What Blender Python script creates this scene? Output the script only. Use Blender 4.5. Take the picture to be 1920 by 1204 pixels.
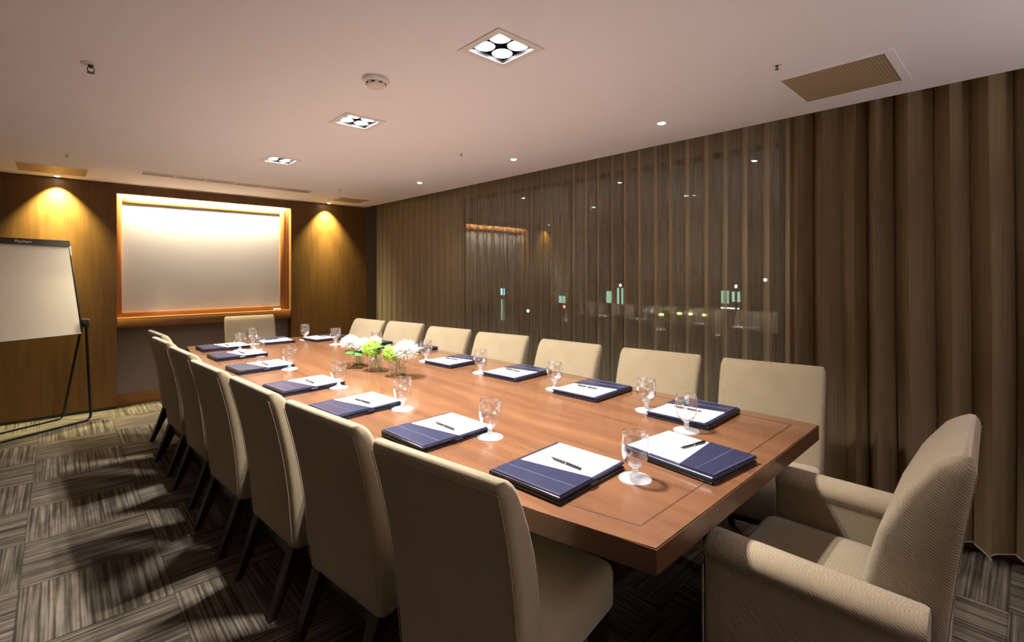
import bpy, bmesh, math, random
from mathutils import Vector, Matrix, Euler
random.seed(7)
PI = math.pi
for o in list(bpy.data.objects): bpy.data.objects.remove(o, do_unlink=True)
scn = bpy.context.scene
COL = scn.collection

# ---------------------------------------------------------------- camera, world, exposure
EYE = 1.42                       # camera height
YAW = math.radians(43.1)
FPX, CX, HY = 908.0, 960.0, 511.0
cam_d = bpy.data.cameras.new('camera'); cam = bpy.data.objects.new('camera', cam_d); COL.objects.link(cam)
cam.location = (0, 0, EYE); cam.rotation_euler = (PI/2, 0, -YAW)
cam_d.sensor_width = 36; cam_d.lens = FPX/1920*36
cam_d.shift_y = -(602-HY)/1920; cam_d.shift_x = 0
cam_d.clip_start = .05; cam_d.clip_end = 400
scn.camera = cam
w = bpy.data.worlds.new('night'); scn.world = w; w.use_nodes = True
w.node_tree.nodes['Background'].inputs[0].default_value = (.012, .016, .02, 1)
w.node_tree.nodes['Background'].inputs[1].default_value = .6
scn.view_settings.view_transform = 'Standard'; scn.view_settings.look = 'None'
scn.view_settings.exposure = 0.30; scn.view_settings.gamma = 1
scn.view_settings.use_curve_mapping = False
QUAD_W, SMALL_W, WASH_W, STRIP_W, UP_W = 96.0, 17.0, 260.0, 8.0, 30.0

S_, C_ = math.sin(YAW), math.cos(YAW)
def at(u, v, z):
    d = FPX*(EYE-z)/(v-HY); x = (u-CX)/FPX*d
    return Vector((d*S_+x*C_, d*C_-x*S_, z))
def atd(u, v, d):
    x = (u-CX)/FPX*d
    return Vector((d*S_+x*C_, d*C_-x*S_, EYE-(v-HY)/FPX*d))
def depth(p): return p.x*S_+p.y*C_

# ---------------------------------------------------------------- helpers
def tag(o, label=None, cat=None, group=None, kind=None):
    if label: o['label'] = label
    if cat: o['category'] = cat
    if group: o['group'] = group
    if kind: o['kind'] = kind
    return o
def empty(name, loc=(0,0,0), rz=0, label=None, cat=None, group=None):
    o = bpy.data.objects.new(name, None); COL.objects.link(o)
    o.location = loc; o.rotation_euler = (0,0,rz); o.empty_display_size = .1
    return tag(o, label, cat, group)
def obj(name, bm, m, parent=None, smooth=40, loc=None, rz=0):
    me = bpy.data.meshes.new(name)
    bmesh.ops.recalc_face_normals(bm, faces=bm.faces)
    bm.to_mesh(me); bm.free()
    if smooth:
        me.shade_smooth(); me.set_sharp_from_angle(angle=math.radians(smooth))
    ms = m if isinstance(m, (list, tuple)) else [m]
    for k in ms: me.materials.append(k)
    o = bpy.data.objects.new(name, me); COL.objects.link(o)
    if parent: o.parent = parent
    if loc is not None: o.location = loc; o.rotation_euler = (0,0,rz)
    return o
def struct(name, bm, m, parent=None, **k):
    o = obj(name, bm, m, parent, **k)
    if not parent: o['kind'] = 'structure'
    return o
def BM(): return bmesh.new()
def box(bm, x0, x1, y0, y1, z0, z1, bev=0, seg=2, M=None):
    r = bmesh.ops.create_cube(bm, size=1)
    vs = r['verts']
    mat = Matrix.Translation(((x0+x1)/2, (y0+y1)/2, (z0+z1)/2)) @ Matrix.Diagonal((abs(x1-x0), abs(y1-y0), abs(z1-z0), 1))
    bmesh.ops.transform(bm, matrix=mat, verts=vs)
    if bev:
        es = list({e for v in vs for e in v.link_edges})
        r2 = bmesh.ops.bevel(bm, geom=es, offset=bev, segments=seg, profile=.5, affect='EDGES')
        vs = list({v for f in r2['faces'] for v in f.verts} | {v for v in vs if v.is_valid})
    if M is not None: bmesh.ops.transform(bm, matrix=M, verts=vs)
    return bm
def tube(bm, pts, r, n=10, cap=True, closed=False):
    pts = [Vector(p) for p in pts]; rings = []
    N = len(pts); rr = r if isinstance(r, (list, tuple)) else [r]*N
    up = None
    for i, p in enumerate(pts):
        if closed: t = (pts[(i+1) % N]-pts[i-1]).normalized()
        else: t = (pts[min(i+1, N-1)]-pts[max(i-1, 0)]).normalized()
        if up is None:
            up = Vector((0,0,1)) if abs(t.z) < .9 else Vector((1,0,0))
        a = t.cross(up).normalized(); b = a.cross(t).normalized(); up = b
        rings.append([bm.verts.new(p+rr[i]*(math.cos(2*PI*k/n)*a+math.sin(2*PI*k/n)*b)) for k in range(n)])
    for i in range(N if closed else N-1):
        A, B = rings[i], rings[(i+1) % N]
        for k in range(n): bm.faces.new((A[k], A[(k+1) % n], B[(k+1) % n], B[k]))
    if cap and not closed:
        bm.faces.new(rings[0][::-1]); bm.faces.new(rings[-1])
    return bm
def lathe(bm, prof, n=40, M=None):
    rings = []; vs = []
    for r, z in prof:
        if r < 1e-5:
            v = bm.verts.new((0,0,z)); rings.append([v]); vs.append(v)
        else:
            R = [bm.verts.new((r*math.cos(2*PI*k/n), r*math.sin(2*PI*k/n), z)) for k in range(n)]
            rings.append(R); vs += R
    for A, B in zip(rings, rings[1:]):
        for k in range(n):
            a, b, c, d = A[k % len(A)], A[(k+1) % len(A)], B[(k+1) % len(B)], B[k % len(B)]
            f = list(dict.fromkeys((a, b, c, d)))
            if len(f) > 2: bm.faces.new(f)
    if M is not None: bmesh.ops.transform(bm, matrix=M, verts=vs)
    return bm
def loft(bm, secs, cap=True):
    R = [[bm.verts.new(p) for p in s] for s in secs]
    n = len(R[0])
    for A, B in zip(R, R[1:]):
        for k in range(n): bm.faces.new((A[k], A[(k+1) % n], B[(k+1) % n], B[k]))
    if cap:
        for s, rev in ((R[0], 1), (R[-1], 0)):
            c = Vector((0,0,0))
            for v in s: c += v.co
            cv = bm.verts.new(c/n)
            for k in range(n):
                f = (s[k], s[(k+1) % n], cv)
                bm.faces.new(f[::-1] if rev else f)
    return bm
def rrect(hw, ht, r, n=5):
    """rounded rectangle outline, half width, half thickness, corner radius"""
    r = min(r, hw*.98, ht*.98); out = []
    for cx, cy, a0 in ((hw-r, ht-r, 0), (-hw+r, ht-r, PI/2), (-hw+r, -ht+r, PI), (hw-r, -ht+r, 1.5*PI)):
        for k in range(n+1):
            a = a0+PI/2*k/n
            out.append((cx+r*math.cos(a), cy+r*math.sin(a)))
    return out
def interp(tab, z):
    for (z0, a), (z1, b) in zip(tab, tab[1:]):
        if z <= z1 or (z1, b) == tab[-1]:
            t = (z-z0)/(z1-z0); return [p+(q-p)*t for p, q in zip(a, b)]
def copy_tree(o, parent=None):
    c = o.copy(); COL.objects.link(c)
    if parent: c.parent = parent
    for ch in list(o.children): copy_tree(ch, c)
    return c
def prism(bm, poly, z0, z1):
    a = [bm.verts.new((x, y, z0)) for x, y in poly]; b = [bm.verts.new((x, y, z1)) for x, y in poly]
    bm.faces.new(a[::-1]); bm.faces.new(b)
    n = len(poly)
    for k in range(n): bm.faces.new((a[k], a[(k+1) % n], b[(k+1) % n], b[k]))
    return bm

# ---------------------------------------------------------------- materials
def mat(name, col, rough=.5, metal=0, spec=.5, coat=0, emit=None, es=0):
    m = bpy.data.materials.new(name); m.use_nodes = True
    b = m.node_tree.nodes['Principled BSDF']
    b.inputs['Base Color'].default_value = (*col, 1); b.inputs['Roughness'].default_value = rough
    b.inputs['Metallic'].default_value = metal; b.inputs['Specular IOR Level'].default_value = spec
    b.inputs['Coat Weight'].default_value = coat; b.inputs['Coat Roughness'].default_value = .12
    if emit: b.inputs['Emission Color'].default_value = (*emit, 1); b.inputs['Emission Strength'].default_value = es
    return m
def N(m, t, **k):
    n = m.node_tree.nodes.new(t)
    for a, v in k.items():
        if a.startswith('i_'): n.inputs[int(a[2:])].default_value = v
        else: setattr(n, a, v)
    return n
def L(m, a, b): m.node_tree.links.new(a, b)
def ramp(m, fac, stops):
    r = N(m, 'ShaderNodeValToRGB'); e = r.color_ramp.elements
    while len(e) < len(stops): e.new(.5)
    for k, (p, c) in enumerate(stops): e[k].position = p; e[k].color = (*c, 1)
    L(m, fac, r.inputs[0]); return r.outputs[0]
def math_(m, op, a, b=None, c=None):
    n = N(m, 'ShaderNodeMath', operation=op)
    for k, x in enumerate((a, b, c)):
        if x is None: continue
        if hasattr(x, 'is_output'): L(m, x, n.inputs[k])
        else: n.inputs[k].default_value = x
    return n.outputs[0]
def objco(m, scale=(1,1,1), kind='Object'):
    t = N(m, 'ShaderNodeTexCoord'); mp = N(m, 'ShaderNodeMapping')
    mp.inputs['Scale'].default_value = scale
    L(m, t.outputs[kind], mp.inputs[0]); return mp.outputs[0]
def noise(m, vec, scale, detail=4, rough=.5, dist=0):
    n = N(m, 'ShaderNodeTexNoise'); n.inputs['Scale'].default_value = scale
    n.inputs['Detail'].default_value = detail; n.inputs['Roughness'].default_value = rough; n.inputs['Distortion'].default_value = dist
    L(m, vec, n.inputs['Vector']); return n.outputs[0]
def bump(m, h, strength, dist=.002):
    b = N(m, 'ShaderNodeBump'); b.inputs['Strength'].default_value = strength; b.inputs['Distance'].default_value = dist
    L(m, h, b.inputs['Height']); L(m, b.outputs[0], m.node_tree.nodes['Principled BSDF'].inputs['Normal'])
def base(m, c): L(m, c, m.node_tree.nodes['Principled BSDF'].inputs['Base Color'])

def wood(name, dark, light, axis, rough, coat=0, fine=40, spec=.5):
    m = mat(name, light, rough, coat=coat, spec=spec)
    sc = [fine]*3; sc[axis] = 1.3
    v = objco(m, sc)
    g = noise(m, v, 1.0, 5, .6, .4)
    base(m, ramp(m, g, [(.3, dark), (.7, light)]))
    bump(m, g, .06, .001)
    return m
M_table = wood('table_veneer', (.118,.050,.023), (.195,.086,.040), 1, .26, .35, 14)
M_edge_shade = wood('table_edge_shaded', (.064,.025,.010), (.105,.042,.016), 1, .32, .15, 14)  # edge wood darkened further: shade on the side faces put into its colour
M_inlay = mat('inlay', (.05,.018,.008), .4)
M_panel = wood('wall_veneer', (.095,.044,.011), (.150,.072,.020), 2, .42, 0, 22, .35)
M_frame = wood('frame_wood', (.28,.115,.028), (.38,.165,.045), 0, .35, .1, 30)
M_framev = wood('frame_wood_upright', (.28,.115,.028), (.38,.165,.045), 2, .35, .1, 30)
M_tray = wood('tray_wood', (.20,.075,.015), (.29,.12,.028), 0, .4, 0, 30)
M_darkwood = mat('leg_wood', (.016,.011,.009), .38)
M_base = mat('table_base', (.035,.014,.008), .45)
M_grey = mat('recess_wallcovering', (.20,.15,.115), .85)
M_ceil = mat('ceiling_paint', (.88,.86,.90), .9, spec=.2)
M_wall = mat('plain_wall', (.13,.09,.06), .9)
M_white = mat('white_metal', (.80,.76,.72), .45)
M_chrome = mat('chrome', (.75,.75,.75), .18, 1)
M_blackm = mat('black_metal', (.008,.008,.009), .32)
M_black = mat('black_plastic', (.012,.012,.013), .45)
M_paper = mat('paper', (.86,.86,.86), .8, spec=.2)
M_board = mat('flipchart_paper', (.74,.71,.69), .55)
M_wboard = mat('whiteboard', (.56,.545,.54), .13, spec=.5)
M_water = None
M_fixture = mat('fixture_inside', (.045,.045,.05), .5, .3)
M_led = mat('lamp_glow', (1,1,1), .5, emit=(1,.98,.95), es=130)
M_ledq = mat('spot_glow', (1,1,1), .5, emit=(1,.98,.97), es=26)
M_refl = mat('spot_reflector', (.16,.16,.18), .45, .8)
M_ledw = mat('warm_lamp_glow', (1,1,1), .5, emit=(1,.86,.55), es=60)
M_strip = mat('strip_glow', (1,1,1), .5, emit=(1,.80,.45), es=9)
M_text = mat('letter_white', (.75,.75,.75), .5)
M_dark = mat('dark_gap', (.012,.010,.008), .8)

def fabric(name, a, b, sc=900, wave=False):
    m = mat(name, a, .92, spec=.15)
    v = objco(m)
    n1 = noise(m, v, 420, 2, .6); n2 = noise(m, v, 6, 3)
    mx = math_(m, 'ADD', math_(m, 'MULTIPLY', n1, .7), math_(m, 'MULTIPLY', n2, .3))
    base(m, ramp(m, mx, [(.35, b), (.65, a)]))
    if wave:
        t = N(m, 'ShaderNodeTexCoord'); s = N(m, 'ShaderNodeSeparateXYZ'); L(m, t.outputs['Object'], s.inputs[0])
        xy = math_(m, 'ADD', s.outputs[0], math_(m, 'MULTIPLY', s.outputs[1], .35))
        yz = math_(m, 'SUBTRACT', s.outputs[2], math_(m, 'MULTIPLY', s.outputs[1], .8))
        zz = math_(m, 'SINE', math_(m, 'MULTIPLY', xy, 420.))
        ww = math_(m, 'SINE', math_(m, 'ADD', math_(m, 'MULTIPLY', yz, 800.), math_(m, 'MULTIPLY', zz, 1.3)))
        bump(m, math_(m, 'ADD', ww, n1), .45, .0010)
    else: bump(m, n1, .5, .0015)
    b_ = m.node_tree.nodes['Principled BSDF']
    b_.inputs['Sheen Weight'].default_value = .25; b_.inputs['Sheen Roughness'].default_value = .5
    return m
M_fab = fabric('chair_fabric', (.36,.285,.180), (.265,.207,.122))
M_fab2 = fabric('armchair_fabric', (.31,.24,.155), (.225,.17,.105), wave=True)

def leather(name, c, rough=.35):
    m = mat(name, c, rough); v = objco(m)
    bump(m, noise(m, v, 500, 3), .25, .0006); return m
M_navy = leather('navy_leather', (.019,.021,.052), .30)
M_navyd = leather('dark_leather', (.010,.011,.022), .30)
M_stitch = mat('stitching', (.16,.17,.27), .6)

def thin_glass(name, tint=(1,1,1), ior=1.5, rough=0.0, refl=1.0):
    m = bpy.data.materials.new(name); m.use_nodes = True; nt = m.node_tree
    nt.nodes.remove(nt.nodes['Principled BSDF'])
    tr = N(m, 'ShaderNodeBsdfTransparent'); tr.inputs[0].default_value = (*tint, 1)
    gl = N(m, 'ShaderNodeBsdfGlossy'); gl.inputs['Roughness'].default_value = rough; gl.inputs[0].default_value = (1,1,1,1)
    fr = N(m, 'ShaderNodeLayerWeight'); fr.inputs[0].default_value = .5
    mx = N(m, 'ShaderNodeMixShader')
    f0 = ((ior-1)/(ior+1))**2
    f = math_(m, 'ADD', f0, math_(m, 'MULTIPLY', math_(m, 'POWER', fr.outputs['Facing'], 5.0), 1-f0))
    f = math_(m, 'MINIMUM', math_(m, 'MULTIPLY', f, refl), 1.0)
    L(m, f, mx.inputs[0]); L(m, tr.outputs[0], mx.inputs[1]); L(m, gl.outputs[0], mx.inputs[2])
    L(m, mx.outputs[0], nt.nodes['Material Output'].inputs[0])
    return m
M_glass = thin_glass('goblet_glass', (.97,.97,.98), 1.5, .02, 1.7)
M_pane = thin_glass('window_glass', (.85,.88,.88), 1.5, 0, 3.0)
M_vaseg = thin_glass('vase_glass', (.95,.975,.955), 1.5, .02, 3)
M_water = thin_glass('vase_water', (.95,.98,.94), 1.33, .02, 1.0)

def glint_glass(name, fac):  # clear glass with white mixed in, standing in for light it catches
    m = thin_glass(name, (.97,.97,.98), 1.5, .02, 3.0); nt = m.node_tree; out = nt.nodes['Material Output']
    src = out.inputs[0].links[0].from_socket
    d = N(m, 'ShaderNodeBsdfDiffuse'); d.inputs[0].default_value = (.9,.9,.92,1); t = N(m, 'ShaderNodeBsdfTranslucent'); t.inputs[0].default_value = (.9,.9,.92,1)
    a = N(m, 'ShaderNodeMixShader'); L(m, d.outputs[0], a.inputs[1]); L(m, t.outputs[0], a.inputs[2])
    b = N(m, 'ShaderNodeMixShader'); b.inputs[0].default_value = fac; L(m, src, b.inputs[1]); L(m, a.outputs[0], b.inputs[2])
    L(m, b.outputs[0], out.inputs[0]); return m
M_foot = glint_glass('goblet_foot_glass', .48)  # bright refracted light in the foot painted as white
M_glass = glint_glass('goblet_bowl_glass', .008)
def sheer(name, col, dens, streak=.25):
    m = bpy.data.materials.new(name); m.use_nodes = True; nt = m.node_tree
    nt.nodes.remove(nt.nodes['Principled BSDF'])
    df = N(m, 'ShaderNodeBsdfDiffuse'); tl = N(m, 'ShaderNodeBsdfTranslucent'); tr = N(m, 'ShaderNodeBsdfTransparent')
    v = objco(m, (260, 260, 1.2), 'UV')
    t = N(m, 'ShaderNodeTexCoord'); mp = N(m, 'ShaderNodeMapping'); mp.inputs['Scale'].default_value = (240, 1.1, 1)
    L(m, t.outputs['UV'], mp.inputs[0])
    g = noise(m, mp.outputs[0], 1.0, 6, .75, .15)
    c = ramp(m, g, [(.30, tuple(x*.72 for x in col)), (.72, tuple(min(1, x*1.25) for x in col))])
    L(m, c, df.inputs[0]); L(m, c, tl.inputs[0])
    a = N(m, 'ShaderNodeMixShader'); a.inputs[0].default_value = .3
    L(m, df.outputs[0], a.inputs[1]); L(m, tl.outputs[0], a.inputs[2])
    lw = N(m, 'ShaderNodeLayerWeight'); lw.inputs[0].default_value = .5
    fac = math_(m, 'ADD', math_(m, 'MULTIPLY', lw.outputs['Facing'], .6), dens)
    fac = math_(m, 'ADD', fac, math_(m, 'MULTIPLY', math_(m, 'SUBTRACT', g, .5), streak*2))
    cl = N(m, 'ShaderNodeClamp'); L(m, fac, cl.inputs[0])
    mx = N(m, 'ShaderNodeMixShader'); L(m, cl.outputs[0], mx.inputs[0])
    L(m, tr.outputs[0], mx.inputs[1]); L(m, a.outputs[0], mx.inputs[2])
    L(m, mx.outputs[0], nt.nodes['Material Output'].inputs[0])
    return m
M_sheer = sheer('sheer_curtain', (.50,.41,.275), .44, .07)
M_dense = sheer('heavier_curtain', (.29,.205,.110), .88, .10)

def carpet():
    m = mat('carpet_tiles', (.1,.1,.1), .95, spec=.1)
    t = N(m, 'ShaderNodeTexCoord'); s = N(m, 'ShaderNodeSeparateXYZ'); L(m, t.outputs['Object'], s.inputs[0])
    T = .505
    x = math_(m, 'DIVIDE', math_(m, 'ADD', s.outputs[0], .13+T*10), T); y = math_(m, 'DIVIDE', math_(m, 'ADD', s.outputs[1], .0+T*10-.06), T)
    cx, cy = math_(m, 'FLOOR', x), math_(m, 'FLOOR', y)
    fx, fy = math_(m, 'FRACT', x), math_(m, 'FRACT', y)
    par = math_(m, 'MODULO', math_(m, 'ADD', cx, cy), 2.0)
    inv = math_(m, 'SUBTRACT', 1.0, par)
    sA = math_(m, 'ADD', math_(m, 'MULTIPLY', fx, par), math_(m, 'MULTIPLY', fy, inv))
    tA = math_(m, 'ADD', math_(m, 'MULTIPLY', fy, par), math_(m, 'MULTIPLY', fx, inv))
    idn = math_(m, 'ADD', math_(m, 'MULTIPLY', cx, 3.7), math_(m, 'MULTIPLY', cy, 7.3))
    v = N(m, 'ShaderNodeCombineXYZ')
    L(m, math_(m, 'MULTIPLY', sA, 58.), v.inputs[0]); L(m, math_(m, 'MULTIPLY', tA, .7), v.inputs[1]); L(m, idn, v.inputs[2])
    g = noise(m, v.outputs[0], 1.0, 1.5, .5)
    v2 = N(m, 'ShaderNodeCombineXYZ')
    L(m, math_(m, 'MULTIPLY', sA, 11.), v2.inputs[0]); L(m, math_(m, 'MULTIPLY', tA, 3.), v2.inputs[1]); L(m, idn, v2.inputs[2])
    g2 = noise(m, v2.outputs[0], 1.0, 2, .5)
    c = ramp(m, g, [(.36, (.046,.037,.027)), (.50, (.105,.086,.062)), (.64, (.175,.145,.107))])
    c2 = ramp(m, g2, [(.3, (.55,.55,.55)), (.7, (1,1,1))])
    ex = math_(m, 'MINIMUM', math_(m, 'MINIMUM', fx, math_(m, 'SUBTRACT', 1., fx)), math_(m, 'MINIMUM', fy, math_(m, 'SUBTRACT', 1., fy)))
    ed = math_(m, 'ADD', math_(m, 'MULTIPLY', math_(m, 'GREATER_THAN', ex, .006), .4), .6)
    mx = N(m, 'ShaderNodeMixRGB', blend_type='MULTIPLY'); mx.inputs[0].default_value = 1
    L(m, c, mx.inputs[1]); L(m, c2, mx.inputs[2])
    mx2 = N(m, 'ShaderNodeMixRGB', blend_type='MULTIPLY'); mx2.inputs[0].default_value = 1
    L(m, mx.outputs[0], mx2.inputs[1]); L(m, ed, mx2.inputs[2])
    base(m, mx2.outputs[0]); bump(m, g, .5, .004)
    return m
M_carpet = carpet()

# ---------------------------------------------------------------- setting
XW = 3.47      # glass plane
XC = 3.345     # curtain plane
YB = 6.50      # back wall panel face
ZC = 2.35
X0, Y0 = -1.35, -2.3
XE = 3.205     # ceiling edge at the curtain pocket
struct('floor', box(BM(), X0-.1, XW+.25, Y0-.1, YB+.4, -.1, 0), M_carpet, smooth=0)
# square ceiling lights: openings in the ceiling
QX, QS = 1.345, .10
QUADS = [(QX, 1.503), (QX, 2.835), (QX, 4.25)]
xs = [X0, QX-QS, QX+QS, XE]
ys = [Y0]
for _, qy in QUADS: ys += [qy-QS, qy+QS]
ys += [YB+.05]
bm = BM()
for i in range(len(xs)-1):
    for j in range(len(ys)-1):
        if i == 1 and j % 2 == 1: continue
        box(bm, xs[i], xs[i+1], ys[j], ys[j+1], ZC, ZC+.012)
struct('ceiling', bm, M_ceil, smooth=0)
struct('ceiling_slab', box(BM(), X0-.1, XW+.25, Y0-.1, YB+.4, ZC+.20, ZC+.3), M_dark, smooth=0).name = 'ceiling_upper'
struct('trim_1', box(BM(), XE-.012, XE+.0, Y0, YB+.05, ZC+.0125, ZC+.195), M_ceil, smooth=0)
struct('wall_left', box(BM(), X0-.12, X0, Y0, YB+.3, 0, ZC+.2), M_wall, smooth=0)
struct('wall_front', box(BM(), X0, XW+.2, Y0-.12, Y0, 0, ZC+.2), M_wall, smooth=0)
# back wall: two veneer panels, header, whiteboard recess
RX0, RX1 = .44, 2.185
struct('wall_back', box(BM(), X0, XW+.2, YB+.13, YB+.25, 0, ZC+.2), M_grey, smooth=0)
bm = box(BM(), X0, RX0, YB, YB+.128, .0, ZC-.008); struct('wall_back_panel', bm, M_panel, smooth=0).name = 'wall_back_left'
bm = box(BM(), RX1, 3.22, YB, YB+.128, .0, ZC-.008); struct('wall_back_panel', bm, M_panel, smooth=0).name = 'wall_back_right'
ZF1 = 2.235   # top of frame opening
struct('wall_back_header', box(BM(), RX0+.001, RX1-.001, YB+.005, YB+.05, ZF1+.012, ZC-.008), M_panel, smooth=0)
struct('baseboard_back', box(BM(), RX0+.001, RX1-.001, YB+.10, YB+.128, 0, .115, .003), M_tray)
struct('trim_2', box(BM(), X0, RX0, YB-.004, YB-.0005, 0, .03), M_dark, smooth=0)
# right wall with window
WY0, WY1 = 1.08, 4.55
WZ0, WZ1 = .42, 2.28
bm = BM()
box(bm, XW-.03, XW+.2, Y0-.1, WY0, 0, ZC+.2); box(bm, XW-.03, XW+.2, WY1, YB+.128, 0, ZC+.2)
box(bm, XW-.03, XW+.2, WY0, WY1, 0, WZ0); box(bm, XW-.03, XW+.2, WY0, WY1, WZ1, ZC+.2)
struct('wall_right', bm, mat('right_wall', (.30,.24,.16), .9), smooth=0)
win = empty('window_1'); win['kind'] = 'structure'
bm = BM()
for y in (WY0+.02, 2.9, WY1-.02): box(bm, XW-.02, XW+.02, y-.02, y+.02, WZ0+.001, WZ1-.001)
for z in (WZ0+.0205, WZ1-.0205): box(bm, XW-.019, XW+.019, WY0+.04, WY1-.04, z-.019, z+.019)
obj('window_frame', bm, mat('window_frame', (.03,.03,.032), .5), win, smooth=0)
for a, b in ((WY0+.04, 2.88), (2.92, WY1-.04)):
    obj('pane', box(BM(), XW-.003, XW+.003, a, b, WZ0+.04, WZ1-.04), M_pane, win, smooth=0)

# whiteboard: board, frame, tray, reveal
wb = empty('whiteboard', ((RX0+RX1)/2, YB+.125, 0), 0, 'wide white writing board in an orange wood frame, lit from above, on the back wall', 'whiteboard')
ox, oy = wb.location.x, wb.location.y
def wloc(bm): bmesh.ops.translate(bm, vec=(-ox, -oy, 0), verts=bm.verts); return bm
zb0, zb1, xb0, xb1 = .995, 2.165, .49, 2.075
obj('writing_surface', wloc(box(BM(), xb0, xb1, YB+.095, YB+.12, zb0, zb1)), M_wboard, wb, smooth=0)
for a, b in ((RX0+.003, xb0), (xb1, xb1+.055)): obj('frame_upright', wloc(box(BM(), a, b, YB+.085, YB+.125, .93, ZF1, .003)), M_framev, wb)
for a, b in ((zb1, ZF1), (.93, zb0)): obj('frame_rail', wloc(box(BM(), xb0, xb1, YB+.085, YB+.125, a, b, .003)), M_frame, wb)
obj('side_panel', wloc(box(BM(), xb1+.056, RX1-.003, YB+.10, YB+.124, .93, ZF1)), M_framev, wb, smooth=0)
bm = BM(); box(bm, RX0+.003, RX1-.003, YB+.0, YB+.124, .835, .928, .004)
obj('pen_tray', wloc(bm), M_tray, wb)
bm = BM(); box(bm, RX0+.003, RX1-.003, YB+.002, YB+.084, .9285, .94, .003)
obj('tray_lip', wloc(bm), M_frame, wb)
er = obj('board_eraser', box(BM(), -.04, .04, -.02, .02, 0, .022, .004), mat('eraser_body', (.75,.70,.62), .6), None, loc=(2.03, YB+.045, .9405))
tag(er, 'small pale eraser lying on the right end of the whiteboard tray', 'eraser')
# light strip behind the header
st = empty('strip_light', ((RX0+RX1)/2, YB+.065, ZF1+.055), 0, 'warm light strip tucked behind the wooden header above the whiteboard', 'light')
obj('housing', box(BM(), -.82, .82, -.018, .018, .002, .022), M_white, st, smooth=0)
obj('diffuser', box(BM(), -.82, .82, -.013, .013, -.004, .0015), M_strip, st, smooth=0)
def add_light(name, kind, loc, energy, col, parent=None, **k):
    d = bpy.data.lights.new(name, kind); d.energy = energy; d.color = col
    for a, v in k.items(): setattr(d, a, v)
    o = bpy.data.objects.new(name, d); COL.objects.link(o); o.location = loc
    if parent: o.parent = parent
    return o
la = add_light('strip_glow', 'AREA', (0, 0, -.012), 16*STRIP_W, (1,.86,.60), st, shape='RECTANGLE', size=1.62, size_y=.03)

# ---------------------------------------------------------------- ceiling fittings
def quad_light(x, y, label):
    t = empty('recessed_spotlight', (x, y, ZC), .0, label, 'ceiling light', 'square four-lamp ceiling lights')
    bm = BM(); a, b = QS+.028, QS-.004
    for s in (-1, 1):
        box(bm, -a, a, s*b, s*a, -.004, -.0005, .001, 1); box(bm, s*b, s*a, -b, b, -.004, -.0005, .001, 1)
    obj('trim_frame', bm, M_white, t)
    bm = BM(); c = QS-.001
    for s in (-1, 1):
        box(bm, -c, c, s*(c-.003), s*c, .0, .07); box(bm, s*(c-.003), s*c, -c+.004, c-.004, .0, .07)
    box(bm, -c, c, -c, c, .07, .075)
    obj('housing', bm, M_fixture, t, smooth=0)
    for i in (-1, 1):
        for j in (-1, 1):
            r = obj('reflector', lathe(BM(), [(.045,.012),(.046,.012),(.038,.055),(.030,.068),(.029,.068),(.037,.054),(.045,.012)], 28), M_refl, t, loc=(i*.049, j*.049, 0))
            bl = obj('bulb', lathe(BM(), [(0,.006),(.014,.0065),(.024,.011),(.028,.020),(.024,.050),(0,.052)], 24), M_ledq, r)
            d = add_light('lamp_beam', 'SPOT', (0, 0, -.002), QUAD_W, (1,.96,.93), r, spot_size=math.radians(120), spot_blend=1, shadow_soft_size=.02)
    return t
quad_light(*QUADS[0], 'largest square ceiling light with four round lamps, nearest the camera')
quad_light(*QUADS[1], 'square four-lamp ceiling light, middle one of the row above the table')
quad_light(*QUADS[2], 'small square ceiling light furthest down the row, near the long slot vent')
def downlight(x, y, label, W, col, m, size, group, blend=.6, tilt=0, core=0):
    t = empty('downlight', (x, y, ZC), 0, label, 'ceiling light', group)
    obj('trim_ring', lathe(BM(), [(.022,-.0005),(.040,-.0005),(.040,-.003),(.034,-.006),(.024,-.006),(.022,-.003),(.022,-.0005)], 32), M_white, t)
    obj('bulb', lathe(BM(), [(0,-.011),(.012,-.0095),(.020,-.005),(.0215,-.001),(0,-.001)], 24), m, t)
    d = add_light('lamp_beam', 'SPOT', (0, 0, -.018), W, col, t, spot_size=math.radians(size), spot_blend=blend, shadow_soft_size=.012)
    d.rotation_euler = (tilt, 0, 0)
    if m is M_ledw: add_light('lamp_core', 'SPOT', (0, 0, -.018), W*.9, col, t, spot_size=math.radians(42), spot_blend=1, shadow_soft_size=.012)
    return t
g = 'small round ceiling spots along the curtain'
downlight(2.73, 1.559, 'small round ceiling spot nearest the camera in the row along the curtain', SMALL_W, (1,.86,.66), M_led, 120, g, 1)
downlight(2.718, 2.885, 'small round ceiling spot, middle one of the row along the curtain', SMALL_W, (1,.86,.66), M_led, 120, g, 1)
downlight(2.718, 4.298, 'small round ceiling spot furthest from the camera in the row along the curtain', SMALL_W, (1,.86,.66), M_led, 120, g, 1)
g = 'wall washer spots above the back wall'
downlight(-.01, YB-.12, 'small warm ceiling spot glowing on the brown wall panel above the flipchart', WASH_W, (1,.92,.42), M_ledw, 84, g, 1, math.radians(15))
downlight(2.63, YB-.12, 'small warm ceiling spot glowing on the wall panel between whiteboard and curtain', WASH_W*.75, (1,.92,.42), M_ledw, 84, g, 1, math.radians(15))

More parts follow.
